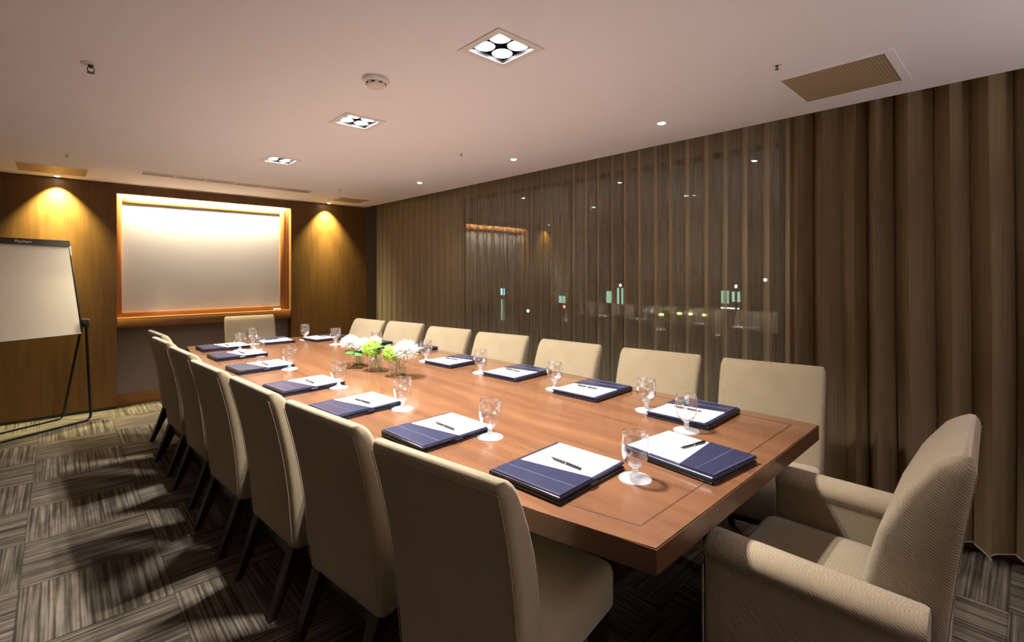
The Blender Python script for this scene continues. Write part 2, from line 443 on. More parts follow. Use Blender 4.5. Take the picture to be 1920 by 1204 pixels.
def perf_mat():
    m = mat('perforated_sheet', (.42,.32,.20), .6)
    t = N(m, 'ShaderNodeTexCoord'); s = N(m, 'ShaderNodeSeparateXYZ'); L(m, t.outputs['Object'], s.inputs[0])
    P = .0245
    ax = math_(m, 'DIVIDE', math_(m, 'ADD', s.outputs[0], s.outputs[1]), P); ay = math_(m, 'DIVIDE', math_(m, 'SUBTRACT', s.outputs[0], s.outputs[1]), P)
    fx = math_(m, 'SUBTRACT', math_(m, 'FRACT', math_(m, 'ADD', ax, 100.)), .5); fy = math_(m, 'SUBTRACT', math_(m, 'FRACT', math_(m, 'ADD', ay, 100.)), .5)
    r = math_(m, 'SQRT', math_(m, 'ADD', math_(m, 'POWER', fx, 2.), math_(m, 'POWER', fy, 2.)))
    k = math_(m, 'LESS_THAN', r, .24)
    mx = N(m, 'ShaderNodeMixRGB'); L(m, k, mx.inputs[0]); mx.inputs[1].default_value = (.46,.35,.22,1); mx.inputs[2].default_value = (.06,.04,.02,1)
    base(m, mx.outputs[0]); return m
M_perf = perf_mat()
def grille(name, x0, x1, y0, y1, label, rim=.035):
    cx, cy = (x0+x1)/2, (y0+y1)/2; a, b = (x1-x0)/2, (y1-y0)/2
    t = empty(name, (cx, cy, ZC), 0, label, 'vent', 'perforated ceiling grilles')
    bm = BM()
    for s in (-1, 1):
        box(bm, -a-rim, a+rim, s*b, s*(b+rim), -.004, -.0005, .001, 1); box(bm, s*a, s*(a+rim), -b, b, -.004, -.0005, .001, 1)
    obj('grille_frame', bm, M_ceil, t)
    obj('perforated_panel', box(BM(), -a, a, -b, b, -.0022, -.0005), M_perf, t, smooth=0)
grille('ceiling_grille', 2.55, 2.975, .42, .825, 'large square perforated ceiling grille at the right beside the curtain')
grille('ceiling_grille', -.27, .19, 5.80, 6.24, 'perforated ceiling grille above the flipchart at the left', .02)
grille('ceiling_grille', 2.56, 2.93, 5.80, 6.16, 'perforated ceiling grille in the far corner between wall panel and curtain', .02)
t = empty('slot_vent', (1.34, 5.66, ZC), math.radians(1.5), 'long narrow slotted air vent in the ceiling in front of the whiteboard', 'vent')
bm = BM()
for s in (-1, 1):
    box(bm, -.79, .79, s*.080, s*.096, -.004, -.0005, .001, 1); box(bm, s*.775, s*.79, -.080, .080, -.004, -.0005, .001, 1)
obj('vent_frame', bm, M_white, t)
obj('vent_backing', box(BM(), -.775, .775, -.080, .080, -.0012, -.0005), mat('vent_shadow', (.05,.04,.035), .8), t, smooth=0)
for k in range(3): obj('vent_blade', box(BM(), -.774, .774, -.045+k*.045-.006, -.045+k*.045+.006, -.0022, -.0014), M_white, t, smooth=0)
for k in range(5): obj('vent_divider', box(BM(), -.52+k*.26-.004, -.52+k*.26+.004, -.078, .078, -.0032, -.0024), M_white, t, smooth=0)
# access hatch outline and smoke detector
t = empty('smoke_detector', (1.113, 2.146, ZC), 0, 'round white smoke detector on the ceiling between two square lights', 'smoke detector')
obj('base_plate', lathe(BM(), [(0,-.0005),(.060,-.0005),(.062,-.004),(.062,-.016),(.058,-.020),(0,-.020)], 48), M_white, t)
obj('sensor_head', lathe(BM(), [(0,-.0205),(.046,-.0205),(.046,-.030),(.040,-.038),(.025,-.043),(0,-.044)], 48), M_white, t)
bm = BM()
for k in range(8):
    a = 2*PI*k/8
    box(bm, .0445, .0468, -.009, .009, -.030, -.024, M=Matrix.Rotation(a, 4, 'Z'))
obj('sensor_slots', bm, M_dark, t, smooth=0)
obj('indicator', lathe(BM(), [(0,-.0448),(.004,-.0448),(.005,-.0430),(0,-.0430)], 16), M_dark, t, loc=(-.012,-.012,.002))
spr0 = None
for px, py, lab in ((.104, 2.861, 'ceiling sprinkler head at the upper left, alone above the carpet aisle'),
                    (2.351, .774, 'ceiling sprinkler head beside the large perforated grille'),
                    (2.299, 3.036, 'ceiling sprinkler head between the middle square light and the curtain spots'),
                    (.045, 5.19, 'ceiling sprinkler head in front of the grille above the flipchart'),
                    (2.293, 5.268, 'ceiling sprinkler head near the far corner by the curtain')):
    if spr0 is None:
        spr0 = t = empty('fire_sprinkler', (px, py, ZC), 0, lab, 'sprinkler', 'ceiling sprinklers')
        obj('escutcheon', lathe(BM(), [(.010,-.0005),(.036,-.0005),(.034,-.004),(.012,-.006),(.010,-.0005)], 32), M_white, t)
        bm = lathe(BM(), [(0,-.0005),(.0095,-.0005),(.0095,-.014),(.006,-.018),(0,-.018)], 16)
        for s in (-1, 1): tube(bm, [(s*.006,0,-.014),(s*.013,0,-.022),(s*.010,0,-.032),(0,0,-.038)], .0022, 6)
        obj('nozzle', bm, M_fixture, t)
        obj('deflector', lathe(BM(), [(0,-.0375),(.014,-.038),(.014,-.040),(0,-.040)], 16), M_fixture, t)
    else:
        t = copy_tree(spr0); t.location = (px, py, ZC); t.scale = (.62,.62,.5); t['label'] = lab

# two floor uplighters added unseen behind the camera to brighten the ceiling
def uplighter(x, y, label):
    t = empty('added_uplighter', (x, y, 0), 0, label, 'lamp', 'added floor uplighters behind the viewpoint')
    obj('base', lathe(BM(), [(0,0),(.14,0),(.14,.015),(.02,.03),(0,.03)], 32), M_blackm, t)
    obj('pole', lathe(BM(), [(.012,.03),(.012,1.62),(0,1.62),(0,.03)], 16), M_blackm, t)
    obj('lamp_shade', lathe(BM(), [(.02,1.60),(.05,1.62),(.17,1.72),(.18,1.735),(.165,1.725),(.045,1.635),(0,1.63)], 32), M_white, t)
    d = add_light('lamp_glow', 'AREA', (0, 0, 1.72), UP_W, (1,.92,.92), t, shape='DISK', size=.26); d.rotation_euler = (PI, 0, 0)
uplighter(2.3, -1.5, 'tall black floor uplighter added to brighten the ceiling, behind the armchair near the curtain')
uplighter(.7, -1.9, 'tall black floor uplighter added to brighten the ceiling, by the front wall')

# ---------------------------------------------------------------- curtains
def curtain_mesh(y0, y1, pitch, amp, irr, z0, z1, seed, per=14, xc=XC):
    rnd = random.Random(seed); bm = BM(); uvl = bm.loops.layers.uv.new('uv')
    phase, y, cols = 0, y0, []
    pts = []; u = 0
    n = int((y1-y0)/pitch*per)
    p_ = pitch; a_ = amp; ph = 0
    steps = []
    wob = [rnd.uniform(-1, 1) for _ in range(400)]
    for i in range(n+1):
        yy = y0+(y1-y0)*i/n
        k = (yy-y0)/pitch
        j = int(k); f = k-j; f = f*f*(3-2*f)
        w = wob[j]*(1-f)+wob[j+1]*f
        w2 = wob[j+150]*(1-f)+wob[j+151]*f
        steps.append((yy, 2*PI*k+irr*w*2.2, amp*(1+irr*.9*w2)))
    zs = [z0+(z1-z0)*t for t in (0, .012, .1, .25, .4, .55, .7, .82, .92, 1)]
    R = []
    prev = None
    for (yy, ph, a) in steps:
        colv = []
        for z in zs:
            t = (z-z0)/(z1-z0)
            ph2 = ph+irr*.9*math.sin(2.3*t+yy*3.1)*(1-t)
            aa = a*(1.0-.25*t)*(1+.12*irr*math.sin(5*t+yy*7))
            x = xc+aa*math.sin(ph2)+.25*aa*math.sin(2*ph2+.6)
            yv = yy+.30*aa*math.sin(2*ph2)
            colv.append(bm.verts.new((x, yv, z+(.012*math.sin(ph)*irr if t < .02 else 0))))
        if prev: u += (colv[4].co-prev[4].co).length
        R.append((colv, u)); prev = colv
    for (A, ua), (B, ub) in zip(R, R[1:]):
        for k in range(len(zs)-1):
            f = bm.faces.new((A[k], B[k], B[k+1], A[k+1]))
            for lp, uv in zip(f.loops, ((ua, zs[k]), (ub, zs[k]), (ub, zs[k+1]), (ua, zs[k+1]))): lp[uvl].uv = uv
    return bm
o = obj('curtain', curtain_mesh(1.03, YB-.06, .134, .036, .16, .045, ZC+.15, 3), M_sheer, None, 180)
tag(o, 'long brown sheer curtain in even pleats, city lights showing through it', 'curtain', 'window curtains')
cur1 = o
o = obj('curtain', curtain_mesh(-2.15, 1.02, .130, .040, .85, .05, ZC+.15, 11, 18), M_dense, None, 180)
tag(o, 'darker brown curtain with looser folds at the right edge, behind the armchair', 'curtain', 'window curtains')
def hem(parent, bmc_y0, bmc_y1, col_mat):
    me = parent.data; bm = BM()
    nz = 10; pts = [me.vertices[i].co.copy() for i in range(0, len(me.vertices), nz)]
    tube(bm, [p+Vector((0,0,-.003)) for p in pts], .0035, 5)
    obj('weighted_hem', bm, col_mat, parent)
M_hem = mat('hem_cord', (.42,.36,.30), .8)
hem(o, 0, 0, M_hem); hem(cur1, 0, 0, M_hem)
tr_ = obj('curtain_rail', box(BM(), XC-.02, XC+.02, Y0+.05, YB-.05, ZC+.16, ZC+.195), M_dark, None, smooth=0)
tag(tr_, 'dark rail in the ceiling pocket that the curtains hang from', 'curtain rail')

# ---------------------------------------------------------------- table
TZ = .76
LE = [(.608,1.041),(1.035,.948),(1.793,.862),(2.559,.800),(3.4,.770),(4.328,.768),(5.127,.831)]
RE = [(.622,2.402),(.934,2.402),(1.386,2.415),(1.901,2.427),(2.6,2.420),(3.3,2.378),(4.0,2.305),(4.6,2.205),(5.127,2.10)]
def cr(tab, y):
    for i in range(len(tab)-1):
        if y <= tab[i+1][0] or i == len(tab)-2: break
    p1, p2 = tab[i], tab[i+1]; p0 = tab[max(i-1, 0)]; p3 = tab[min(i+2, len(tab)-1)]
    t = (y-p1[0])/(p2[0]-p1[0])
    m1 = (p2[1]-p0[1])/(p2[0]-p0[0])*(p2[0]-p1[0]); m2 = (p3[1]-p1[1])/(p3[0]-p1[0])*(p2[0]-p1[0])
    h = 2*t**3-3*t*t+1; return h*p1[1]+(t**3-2*t*t+t)*m1+(-2*t**3+3*t*t)*p2[1]+(t**3-t*t)*m2
def outline(ins, n=28):
    ya, yb = .608, 5.127
    Lp = []; Rp = []
    for k in range(n+1):
        y = ya+ins+(yb-ya-2*ins)*k/n
        Lp.append((cr(LE, y)+ins, y)); Rp.append((cr(RE, max(y+.014*(1-k/n), .622))-ins, y+.014*(1-k/n)))
    return Rp+Lp[::-1]
TC = Vector((1.63, 2.87, 0))
tbl = empty('conference_table', TC, 0, 'long boat-shaped reddish brown conference table with a dark inlay line around its top', 'table')
def tl(bm): bmesh.ops.translate(bm, vec=-TC, verts=bm.verts); return bm
bm = prism(BM(), outline(0), TZ-.064, TZ)
es = [e for e in bm.edges if all(abs(v.co.z-TZ) < 1e-5 for v in e.verts)]
bmesh.ops.bevel(bm, geom=es, offset=.003, segments=2, affect='EDGES')
o = obj('tabletop', tl(bm), [M_table, M_edge_shade], tbl, 30)
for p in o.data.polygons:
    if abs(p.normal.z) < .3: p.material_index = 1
def ring(bm, a, b, z):
    A = outline(a); B = outline(b); n = len(A)
    va = [bm.verts.new((*p, z)) for p in A]; vb = [bm.verts.new((*p, z)) for p in B]
    for k in range(n): bm.faces.new((va[k], va[(k+1) % n], vb[(k+1) % n], vb[k]))
    return bm
bm = ring(BM(), .082, .086, TZ+.0004)
obj('inlay_line', tl(bm), M_inlay, tbl, 0)
bm = prism(BM(), outline(.10), TZ-.12, TZ-.066)
obj('apron', tl(bm), M_base, tbl, 30)
for y in (1.45, 4.35):
    bm = box(BM(), 1.25, 2.0, y-.06, y+.06, .04, TZ-.121, .006); box(bm, 1.18, 2.07, y-.16, y+.16, 0, .04, .008)
    obj('pedestal', tl(bm), M_base, tbl)
bm = box(BM(), 1.60, 1.66, 1.511, 4.289, .12, .26, .004)
obj('stretcher', tl(bm), M_base, tbl)

# ---------------------------------------------------------------- side chairs
def back_sections(hw, tab, n=26, z0=.262, z1=.935, crown=.0):
    secs = []
    zs = [z0, z0+.006, z0+.016]+[z0+.03+(z1-.05-z0-.03)*k/n for k in range(n+1)]+[z1-.034, z1-.018, z1-.008, z1-.002, z1]
    for z in zs:
        yr, th, w = interp(tab, z)
        e = 1.0; dw = 0
        if z > z1-.05:
            q = (z-(z1-.05))/.05; e = math.sqrt(max(0, 1-q**3*.92)); dw = .010*q**3
        if z < z0+.016:
            q = (z0+.016-z)/.016; e = 1-.25*q; dw = .012*q
        ht = th/2*e; hw_ = w-dw
        cy = yr+th/2
        secs.append([(x, cy+y+crown*(1-(x/hw_)**2)*0, z) for x, y in rrect(hw_, ht, .022*e+.004)])
    return secs
CH_TAB = [(.262, (-.190,.094,.236)), (.40, (-.200,.102,.241)), (.52, (-.211,.104,.244)), (.62, (-.225,.102,.246)), (.71, (-.241,.098,.248)), (.79, (-.259,.089,.249)), (.86, (-.277,.077,.250)), (.91, (-.291,.066,.250)), (.935, (-.301,.060,.249))]
def seam(bm, tab, hw_off, z0, z1):
    pts = []
    for k in range(21):
        z = z0+(z1-z0)*k/20; yr, th, w = interp(tab, z); pts.append((w-hw_off, yr-.0005, z))
    for k in range(1, 20):
        yr, th, w = interp(tab, z1); x = (w-hw_off)*(1-2*k/20); pts.append((x, yr+.001, z1+.000))
    for k in range(21):
        z = z1+(z0-z1)*k/20; yr, th, w = interp(tab, z); pts.append((-w+hw_off, yr-.0005, z))
    tube(bm, pts, .0013, 6)
    return bm
def leg(bm, x, y, dx, dy, z1, a=.029, b=.014):
    secs = []
    for z, s in ((0, b), (z1*.5, (a+b)/2), (z1, a)):
        t = z/z1
        secs.append([(x+dx*(1-t)+s*px, y+dy*(1-t)+s*py, z) for px, py in ((1,1),(-1,1),(-1,-1),(1,-1))])
    return loft(bm, secs)
def make_chair():
    t = empty('dining_chair')
    bm = loft(BM(), back_sections(.25, CH_TAB)); bk = obj('backrest', bm, M_fab, t, 60)
    obj('piping', seam(BM(), CH_TAB, .012, .30, .905), M_fab, bk)
    # seat box with a domed cushion
    secs = []
    for z, e in ((.330,.010),(.334,.003),(.345,0),(.40,0),(.44,.0),(.458,.004),(.470,.014),(.477,.032),(.481,.07)):
        secs.append([(x, .098+y, z) for x, y in rrect(.236-e, .222-e*.9, .03)])
    obj('seat', loft(BM(), secs), M_fab, t, 60)
    bm = box(BM(), -.20, .20, -.10, .28, .29, .329, .004); obj('seat_rail', bm, M_darkwood, t)
    obj('rear_rail', box(BM(), -.18, .18, -.172, -.128, .205, .2605, .003), M_darkwood, t)
    for sx in (-1, 1):
        obj('leg', leg(BM(), sx*.195, -.150, sx*.0, -.115, .285), M_darkwood, t, 0)
        obj('leg', leg(BM(), sx*.195, .27, sx*.0, .015, .329), M_darkwood, t, 0)
    return t
chair0 = make_chair(); used = [False]
def place_chair(origin, rz, label, group):
    o = chair0 if not used[0] else copy_tree(chair0)
    used[0] = True
    o.location = (origin.x, origin.y, 0); o.rotation_euler = (0, 0, rz); tag(o, label, 'chair', group)
    return o
ordn = ['nearest the camera', 'second nearest', 'third nearest', 'middle one of seven', 'third from the far end', 'second from the far end', 'at the far end']
# left row: far upper rear corner in the photograph's frame
Lfar = [(687,830),(524,755),(422,709),(349,677),(311,651),(279,633),(272,620)]
Lang = [9.0, 6.5, 4.0, 4.5, 3.5, 3.5, 3.5]
Lc = []
for k, ((u, v), a) in enumerate(zip(Lfar, Lang)):
    p = at(u, v, .930); a = math.radians(a)
    e = Vector((math.sin(a), -math.cos(a), 0))      # along the back towards the camera
    f = Vector((math.cos(a), math.sin(a), 0))       # facing the table
    c = p + e*.245 + f*.302
    Lc.append((c, a))
    place_chair(c, -PI/2+a, 'beige side chair seen from behind, aisle side of table, %s' % ordn[k], 'side chairs on the aisle side')
Rp = [((1358,674),(1540,690)),((1173,654),(1303,667)),((1018,637),(1118,648)),((902,624),(980,631)),((810,613),(873,619)),((732,603),(787,608)),((672,598),(711,602))]
Rc = []
for k, (p0, p1) in enumerate(Rp):
    p = at(*p0, .932); q = at(*p1, .932); m_ = (p+q)/2; d = (p-q); a = math.atan2(-d.x, d.y)
    a = min(max(a, math.radians(6)), math.radians(12))
    f = Vector((-math.cos(a), -math.sin(a), 0))
    c = m_ + f*.245
    Rc.append((c, a))
    place_chair(c, PI/2+a, 'beige side chair on the curtain side of table, %s' % ordn[k], 'side chairs on the curtain side')
p = (at(412,596,.932)+at(515,592,.932))/2
place_chair(Vector((p.x+.02, p.y-.245+.09, 0)), PI+math.radians(-6), 'beige side chair at the far head of the table below the whiteboard', 'head chair at the far end')

# ---------------------------------------------------------------- armchair at the near head
def make_armchair():
    t = empty('armchair', (1.80, .30, 0), math.radians(2.0), 'large beige upholstered armchair at the near head of the table, in front of the curtain', 'chair')
    tab = [(.12, (-.135,.16,.262)), (.45, (-.150,.18,.265)), (.60, (-.163,.178,.268)), (.75, (-.180,.160,.270)), (.87, (-.196,.122,.268)), (.95, (-.208,.080,.262)), (.985, (-.214,.052,.252))]
    bm = loft(BM(), back_sections(.27, tab, 30, .13, .985))
    bk = obj('backrest', bm, M_fab2, t, 60)
    obj('piping', seam(BM(), tab, .012, .2, .95), M_fab2, bk)
    for s in (-1, 1):
        # arm: side panel with a rounded roll along its top
        secs = []
        for y, e in ((-.13,.004),(-.12,0),(0,0),(.15,0),(.30,0),(.365,0),(.375,.004),(.379,.012)):
            pr = []
            zt = .640+.012*(y-.1)
            r = .058
            cxx = s*.335
            pts = []
            for k in range(15):
                a = -PI*.18+PI*1.36*k/14
                pts.append((cxx+(r-e)*math.cos(a), zt-.045+(.047-e)*math.sin(a)))
            pts += [(cxx-.047+e, zt-.09), (cxx-.047+e, .12+e), (cxx+.047-e, .12+e), (cxx+.047-e, zt-.09)]
            secs.append([(x, y, z) for x, z in pts])
        ar = obj('armrest', loft(BM(), secs), M_fab2, t, 50)
        bm = BM()
        pts = [(s*.335+.0475, .379, .13), (s*.335+.0475, .380, .55)]
        tube(bm, pts, .003, 6); tube(bm, [(s*.335-.0475, .379, .13), (s*.335-.0475, .380, .55)], .003, 6)
        obj('piping', bm, M_fab2, ar)
    secs = []
    for z, e in ((.300,.014),(.306,.004),(.32,0),(.40,0),(.43,.0),(.452,.006),(.467,.02),(.476,.05),(.480,.10)):
        secs.append([(x, .215+y, z) for x, y in rrect(.284-e, .195-e, .04)])
    obj('seat', loft(BM(), secs), M_fab2, t, 60)
    bm = box(BM(), -.283, .283, .03, .36, .13, .298, .008); obj('seat_base', bm, M_fab2, t)
    for sx in (-1, 1):
        obj('leg', leg(BM(), sx*.32, -.08, 0, -.03, .119), M_darkwood, t, 0)
        obj('leg', leg(BM(), sx*.32, .33, 0, .0, .119), M_darkwood, t, 0)
    return t
make_armchair()

# ---------------------------------------------------------------- portfolios and pens
PW, PH = .140, .178
def make_portfolio():
    t = empty('portfolio')
    bm = box(BM(), -PW, PW, -PH, PH, .0005, .010, .004); obj('back_cover', bm, M_navyd, t)
    bm = box(BM(), -PW+.004, PW-.006, -PH+.004, PH-.004, .0102, .0165, .001, 1); obj('inner_pages', bm, M_black, t)
    bm = box(BM(), -PW, PW, -PH, PH, .0168, .0245, .0035); obj('writing_side', bm, M_navy, t)
    # rolled spine along the person's left
    bm = BM()
    secs = []
    for y in (-PH+.003, PH-.003):
        secs.append([(-PW-.001+.009*math.cos(a)*.9, y, .0125+.0118*math.sin(a)) for a in [2*PI*k/14 for k in range(14)]])
    loft(bm, secs); obj('spine', bm, M_navyd, t, 50)
    bm = box(BM(), -PW+.014, PW-.010, -PH+.06, PH-.010, .0247, .0262); obj('paper_pad', bm, M_paper, t, 0)
    # pocket: low on the far side of the spine, diagonal upper edge
    z = .0264
    a, b = -PW+.004, PW-.003
    poly = [(a, -PH+.004), (b, -PH+.004), (b, -.005), (a, -PH+.125)]
    bm = prism(BM(), poly, .0262, .0278)
    pk = obj('pocket', bm, M_navy, t, 0)
    bm = BM(); tube(bm, [(a+.004, -PH+.07, .028), (b-.004, -PH+.082, .028)], .0008, 5); tube(bm, [(a+.004, -PH+.009, .028), (b-.004, -PH+.009, .028)], .0008, 5)
    obj('stitching', bm, M_stitch, pk)
    bm = BM(); tube(bm, [(PW+.002, -.03, .014), (PW+.006, -.03, .016), (PW+.006, .005, .016), (PW+.002, .005, .014)], .003, 6)
    obj('pen_loop', bm, M_navyd, t)
    return t
def make_pen():
    t = empty('pen')
    R = Matrix.Rotation(PI/2, 4, 'Y')
    bm = lathe(BM(), [(0,-.068),(.0008,-.067),(.0030,-.056),(.0040,-.050),(.0042,.002),(0,.002)], 14, R); obj('barrel', bm, M_black, t)
    bm = lathe(BM(), [(0,.0021),(.0047,.0021),(.0047,.060),(.0040,.066),(0,.068)], 14, R); obj('cap', bm, M_blackm, t)
    bm = lathe(BM(), [(.0046,.002),(.0051,.002),(.0051,.006),(.0046,.006)], 14, R); obj('chrome_band', bm, M_chrome, t)
    bm = box(BM(), .020, .058, -.001, .001, .0049, .0062); box(bm, .055, .060, -.001, .001, .003, .006); obj('clip', bm, M_chrome, t, 0)
    return t
port0 = make_portfolio(); pen0 = make_pen(); first = [True]
def place_portfolio(c, rz, where, pen=(.0, -.012, 10), group='portfolios along the aisle side'):
    global first
    if first[0]: a, b = port0, pen0; first = [False]
    else: a, b = copy_tree(port0), copy_tree(pen0)
    a.location = (c.x, c.y, TZ); a.rotation_euler = (0, 0, rz)
    tag(a, 'navy portfolio with white paper, '+where, 'portfolio', group)
    o = Matrix.Rotation(rz, 3, 'Z') @ Vector((pen[0], pen[1], 0))
    b.location = (c.x+o.x, c.y+o.y, TZ+.0262+.0052); b.rotation_euler = (0, 0, rz+math.radians(pen[2]))
    tag(b, 'black pen on the portfolio '+where, 'pen', 'pens on the portfolios')
LB = [(1049,943),(792,847),(633,787),(532,741),(449,701),(408,676),(382,659)]
La = [3.5, 2.5, 6, 5, 4, 3, 2]
for k, ((u, v), a) in enumerate(zip(LB, La)):
    b = at(u, v, TZ+.01); rz = -PI/2+math.radians(a)
    c = b - Matrix.Rotation(rz, 3, 'Z') @ Vector((PW, -PH, 0))
    place_portfolio(c, rz, 'aisle side of table, '+ordn[k], (.010, .022, -4+3*(k % 3)))
RB = [(1325,803),(1116,752),(965,714),(843,689),None,None,(592,640)]
Rgl = [(1212,770),(1040,730),(901,699),(799,677),(706,656),(629,646),(572,637)]
for k, uv in enumerate(RB):
    rz = PI/2+math.radians((2,3,4,5,5,5,8)[k])
    if uv is None:
        g_ = at(*Rgl[k], TZ); c = Vector((g_.x+.20, g_.y-.22, 0))
    else:
        b = at(*uv, TZ+.01); c = b - Matrix.Rotation(rz, 3, 'Z') @ Vector((-PW, PH, 0))
    place_portfolio(c, rz, 'curtain side of table, '+ordn[k], (.01, .028, 3-2*(k % 3)), 'portfolios along the curtain side')
H_ = [at(u, v, TZ+.03) for u, v in [(1180,830),(1343,893),(1411,849),(1245,808)]]
c = (H_[0]+H_[1]+H_[2]+H_[3])/4; dd = H_[0]-H_[1]
place_portfolio(c, math.atan2(dd.y, dd.x)-PI/2+math.radians(4), 'at the near head before the armchair', (.05, .012, -8), 'portfolios at the table ends')
c = at(512, 637, TZ+.02)
place_portfolio(Vector((c.x, 4.90, 0)), PI+math.radians(-4), 'at the far head below the whiteboard', (.02, .03, 20), 'portfolios at the table ends')

# ---------------------------------------------------------------- goblets
def make_goblet():
    t = empty('water_goblet')
    fp = [(0,.0005),(.050,.0005),(.052,.0015),(.0515,.003),(.040,.0055),(.022,.010),(.013,.016),(.0095,.024),(.0092,.034),(.012,.0395),(0,.0395)]
    obj('foot', lathe(BM(), fp, 48), M_foot, t, 60)
    out = [(0,.040),(.011,.0402),(.022,.046),(.034,.058),(.041,.073),(.0445,.092),(.0445,.112),(.0425,.135),(.0405,.151),(.0395,.1525)]
    inn = [(.0382,.151),(.0402,.135),(.0422,.112),(.0422,.092),(.0388,.074),(.031,.060),(.019,.0505),(0,.0475)]
    obj('bowl', lathe(BM(), out+inn, 48), M_glass, t, 60)
    return t
gob0 = make_goblet(); gf = [True]
def place_goblet(p, where, group):
    o = gob0 if gf[0] else copy_tree(gob0); gf[0] = False
    o.location = (p.x, p.y, TZ); tag(o, 'empty stemmed water glass '+where, 'glass', group)
Lgl = [(1191,898),(919,820),(755,767),(635,727),(543,692),(485,668),(450,657)]
for k, (u, v) in enumerate(Lgl): place_goblet(at(u, v, TZ), 'at the aisle-side places, '+ordn[k], 'glasses along the aisle side')
for k, (u, v) in enumerate(Rgl): place_goblet(at(u, v, TZ), 'at the curtain-side places, '+ordn[k], 'glasses along the curtain side')
place_goblet(at(1287, 808, TZ), 'at the near head place, behind its portfolio', 'glasses at the table ends')
place_goblet(at(474, 646, TZ), 'at the far head place, left of its portfolio', 'glasses at the table ends')

# ---------------------------------------------------------------- flowers
def petalmat(n, c):
    m = bpy.data.materials.new(n); m.use_nodes = True; nt = m.node_tree; nt.nodes.remove(nt.nodes['Principled BSDF'])
    d = N(m, 'ShaderNodeBsdfDiffuse'); d.inputs[0].default_value = (*c, 1); t = N(m, 'ShaderNodeBsdfTranslucent'); t.inputs[0].default_value = (*c, 1)
    a = N(m, 'ShaderNodeMixShader'); a.inputs[0].default_value = .4; L(m, d.outputs[0], a.inputs[1]); L(m, t.outputs[0], a.inputs[2])
    L(m, a.outputs[0], nt.nodes['Material Output'].inputs[0]); return m
M_petal = petalmat('white_petals', (.93,.94,.88))
M_green = petalmat('lime_florets', (.50,.70,.14)); M_leaf = mat('leaves', (.03,.12,.014), .45); M_stem = mat('stems', (.10,.22,.04), .5)
M_pgreen = petalmat('pale_green_petals', (.85,.90,.60))
def strip(bm, c, n, side, ln, wd, curl, mi=0, seg=4):
    """a petal: starts at c, goes along n bending towards 'side x n' plane"""
    b = n.cross(side).normalized()
    prev = None
    for k in range(seg+1):
        t = k/seg; wv = wd*math.sin(PI*min(.97, .12+.80*t))
        p = c+n*(ln*t)+b*(curl*t*t*ln)
        q = (bm.verts.new(p-side*wv+b*wv*.3), bm.verts.new(p-b*wv*.15), bm.verts.new(p+side*wv+b*wv*.3))
        if prev:
            for i in (0, 1):
                f = bm.faces.new((prev[i], prev[i+1], q[i+1], q[i])); f.material_index = mi
        prev = q
def mum(r, seed, n=240, flat=.85):
    rnd = random.Random(seed); bm = BM()
    for i in range(n):
        z = 1-1.75*(i+.5)/n; a = i*2.39996+rnd.uniform(-.1, .1)
        s = math.sqrt(max(0, 1-z*z)); d = Vector((s*math.cos(a), s*math.sin(a), z)).normalized()
        side = d.cross(Vector((0,0,1)));
        side = side.normalized() if side.length > .01 else Vector((1,0,0))
        rr = r*rnd.uniform(.9, 1.06)
        strip(bm, d*rr*.25, d, side, rr*.77, r*.075, rnd.uniform(-.35, -.05), 0)
    for v in bm.verts: v.co.z *= flat
    bmesh.ops.create_icosphere(bm, subdivisions=2, radius=r*.36, matrix=Matrix.Diagonal((1,1,flat,1)))
    return bm
def hydra(r, seed, n=120):
    rnd = random.Random(seed); bm = BM()
    for i in range(n):
        z = 1-1.7*(i+.5)/n; a = i*2.39996
        s = math.sqrt(max(0, 1-z*z)); d = Vector((s*math.cos(a), s*math.sin(a), z)).normalized()
        side = d.cross(Vector((.1,.2,1))).normalized(); up = side.cross(d)
        c = d*r*rnd.uniform(.66, 1.0); an = rnd.uniform(0, PI)
        for k in range(4):
            t = an+k*PI/2; e = (math.cos(t)*side+math.sin(t)*up+d*.35).normalized(); sd = e.cross(d).normalized()
            strip(bm, c, e, sd, r*.34, r*.12, -.2, 0, 3)
    bmesh.ops.create_icosphere(bm, subdivisions=2, radius=r*.6)
    return bm
def leafmesh(ln, wd, seed, k=3):
    rnd = random.Random(seed); bm = BM()
    for i in range(k):
        a = rnd.uniform(-.3, .3)+i*1.6; d = Vector((math.cos(a), math.sin(a), rnd.uniform(.5, 1.1))).normalized()
        side = d.cross(Vector((0,0,1))).normalized()
        strip(bm, d*.008, d, side, ln*rnd.uniform(.8, 1.1), wd, rnd.uniform(.3, .7), 0, 8)
    return bm
def vase(p, r, h, where, square=False):
    t = empty('glass_vase', (p.x, p.y, TZ), 0, 'low clear glass cylinder vase '+where, 'vase', 'vases in the middle of the table')
    prof = [(0,.0005),(r*.97,.0005),(r,.004),(r,h-.002),(r-.001,h),(r-.003,h-.001),(r-.0035,.012),(0,.010)]
    obj('glass_body', lathe(BM(), prof, 40), M_vaseg, t, 50)
    obj('water', lathe(BM(), [(0,.0125),(r-.0045,.0125),(r-.0045,h*.55),(0,h*.55)], 32), M_water, t, 50)
    return t
def flower(name, p, v, r, bm, m, label, cat='flower'):
    t = empty(name, p, random.uniform(0, 6), label, cat, 'flowers in the vases')
    obj('bloom' if cat == 'flower' else 'leaves', bm, m, t, 60)
    b2 = BM(); inv = Matrix.Rotation(-t.rotation_euler.z, 3, 'Z')
    end = inv @ (Vector((v.x, v.y, TZ+.016))-p + Vector((random.uniform(-.02,.02), random.uniform(-.02,.02), 0)))
    mid = inv @ (Vector((v.x, v.y, TZ+.085))-p)*.9
    pts = [Vector((0,0,0)), mid*.5+Vector((0,0,-.004)), mid, end]
    tube(b2, pts, .003, 6); obj('stem', b2, M_stem, t)
    return t
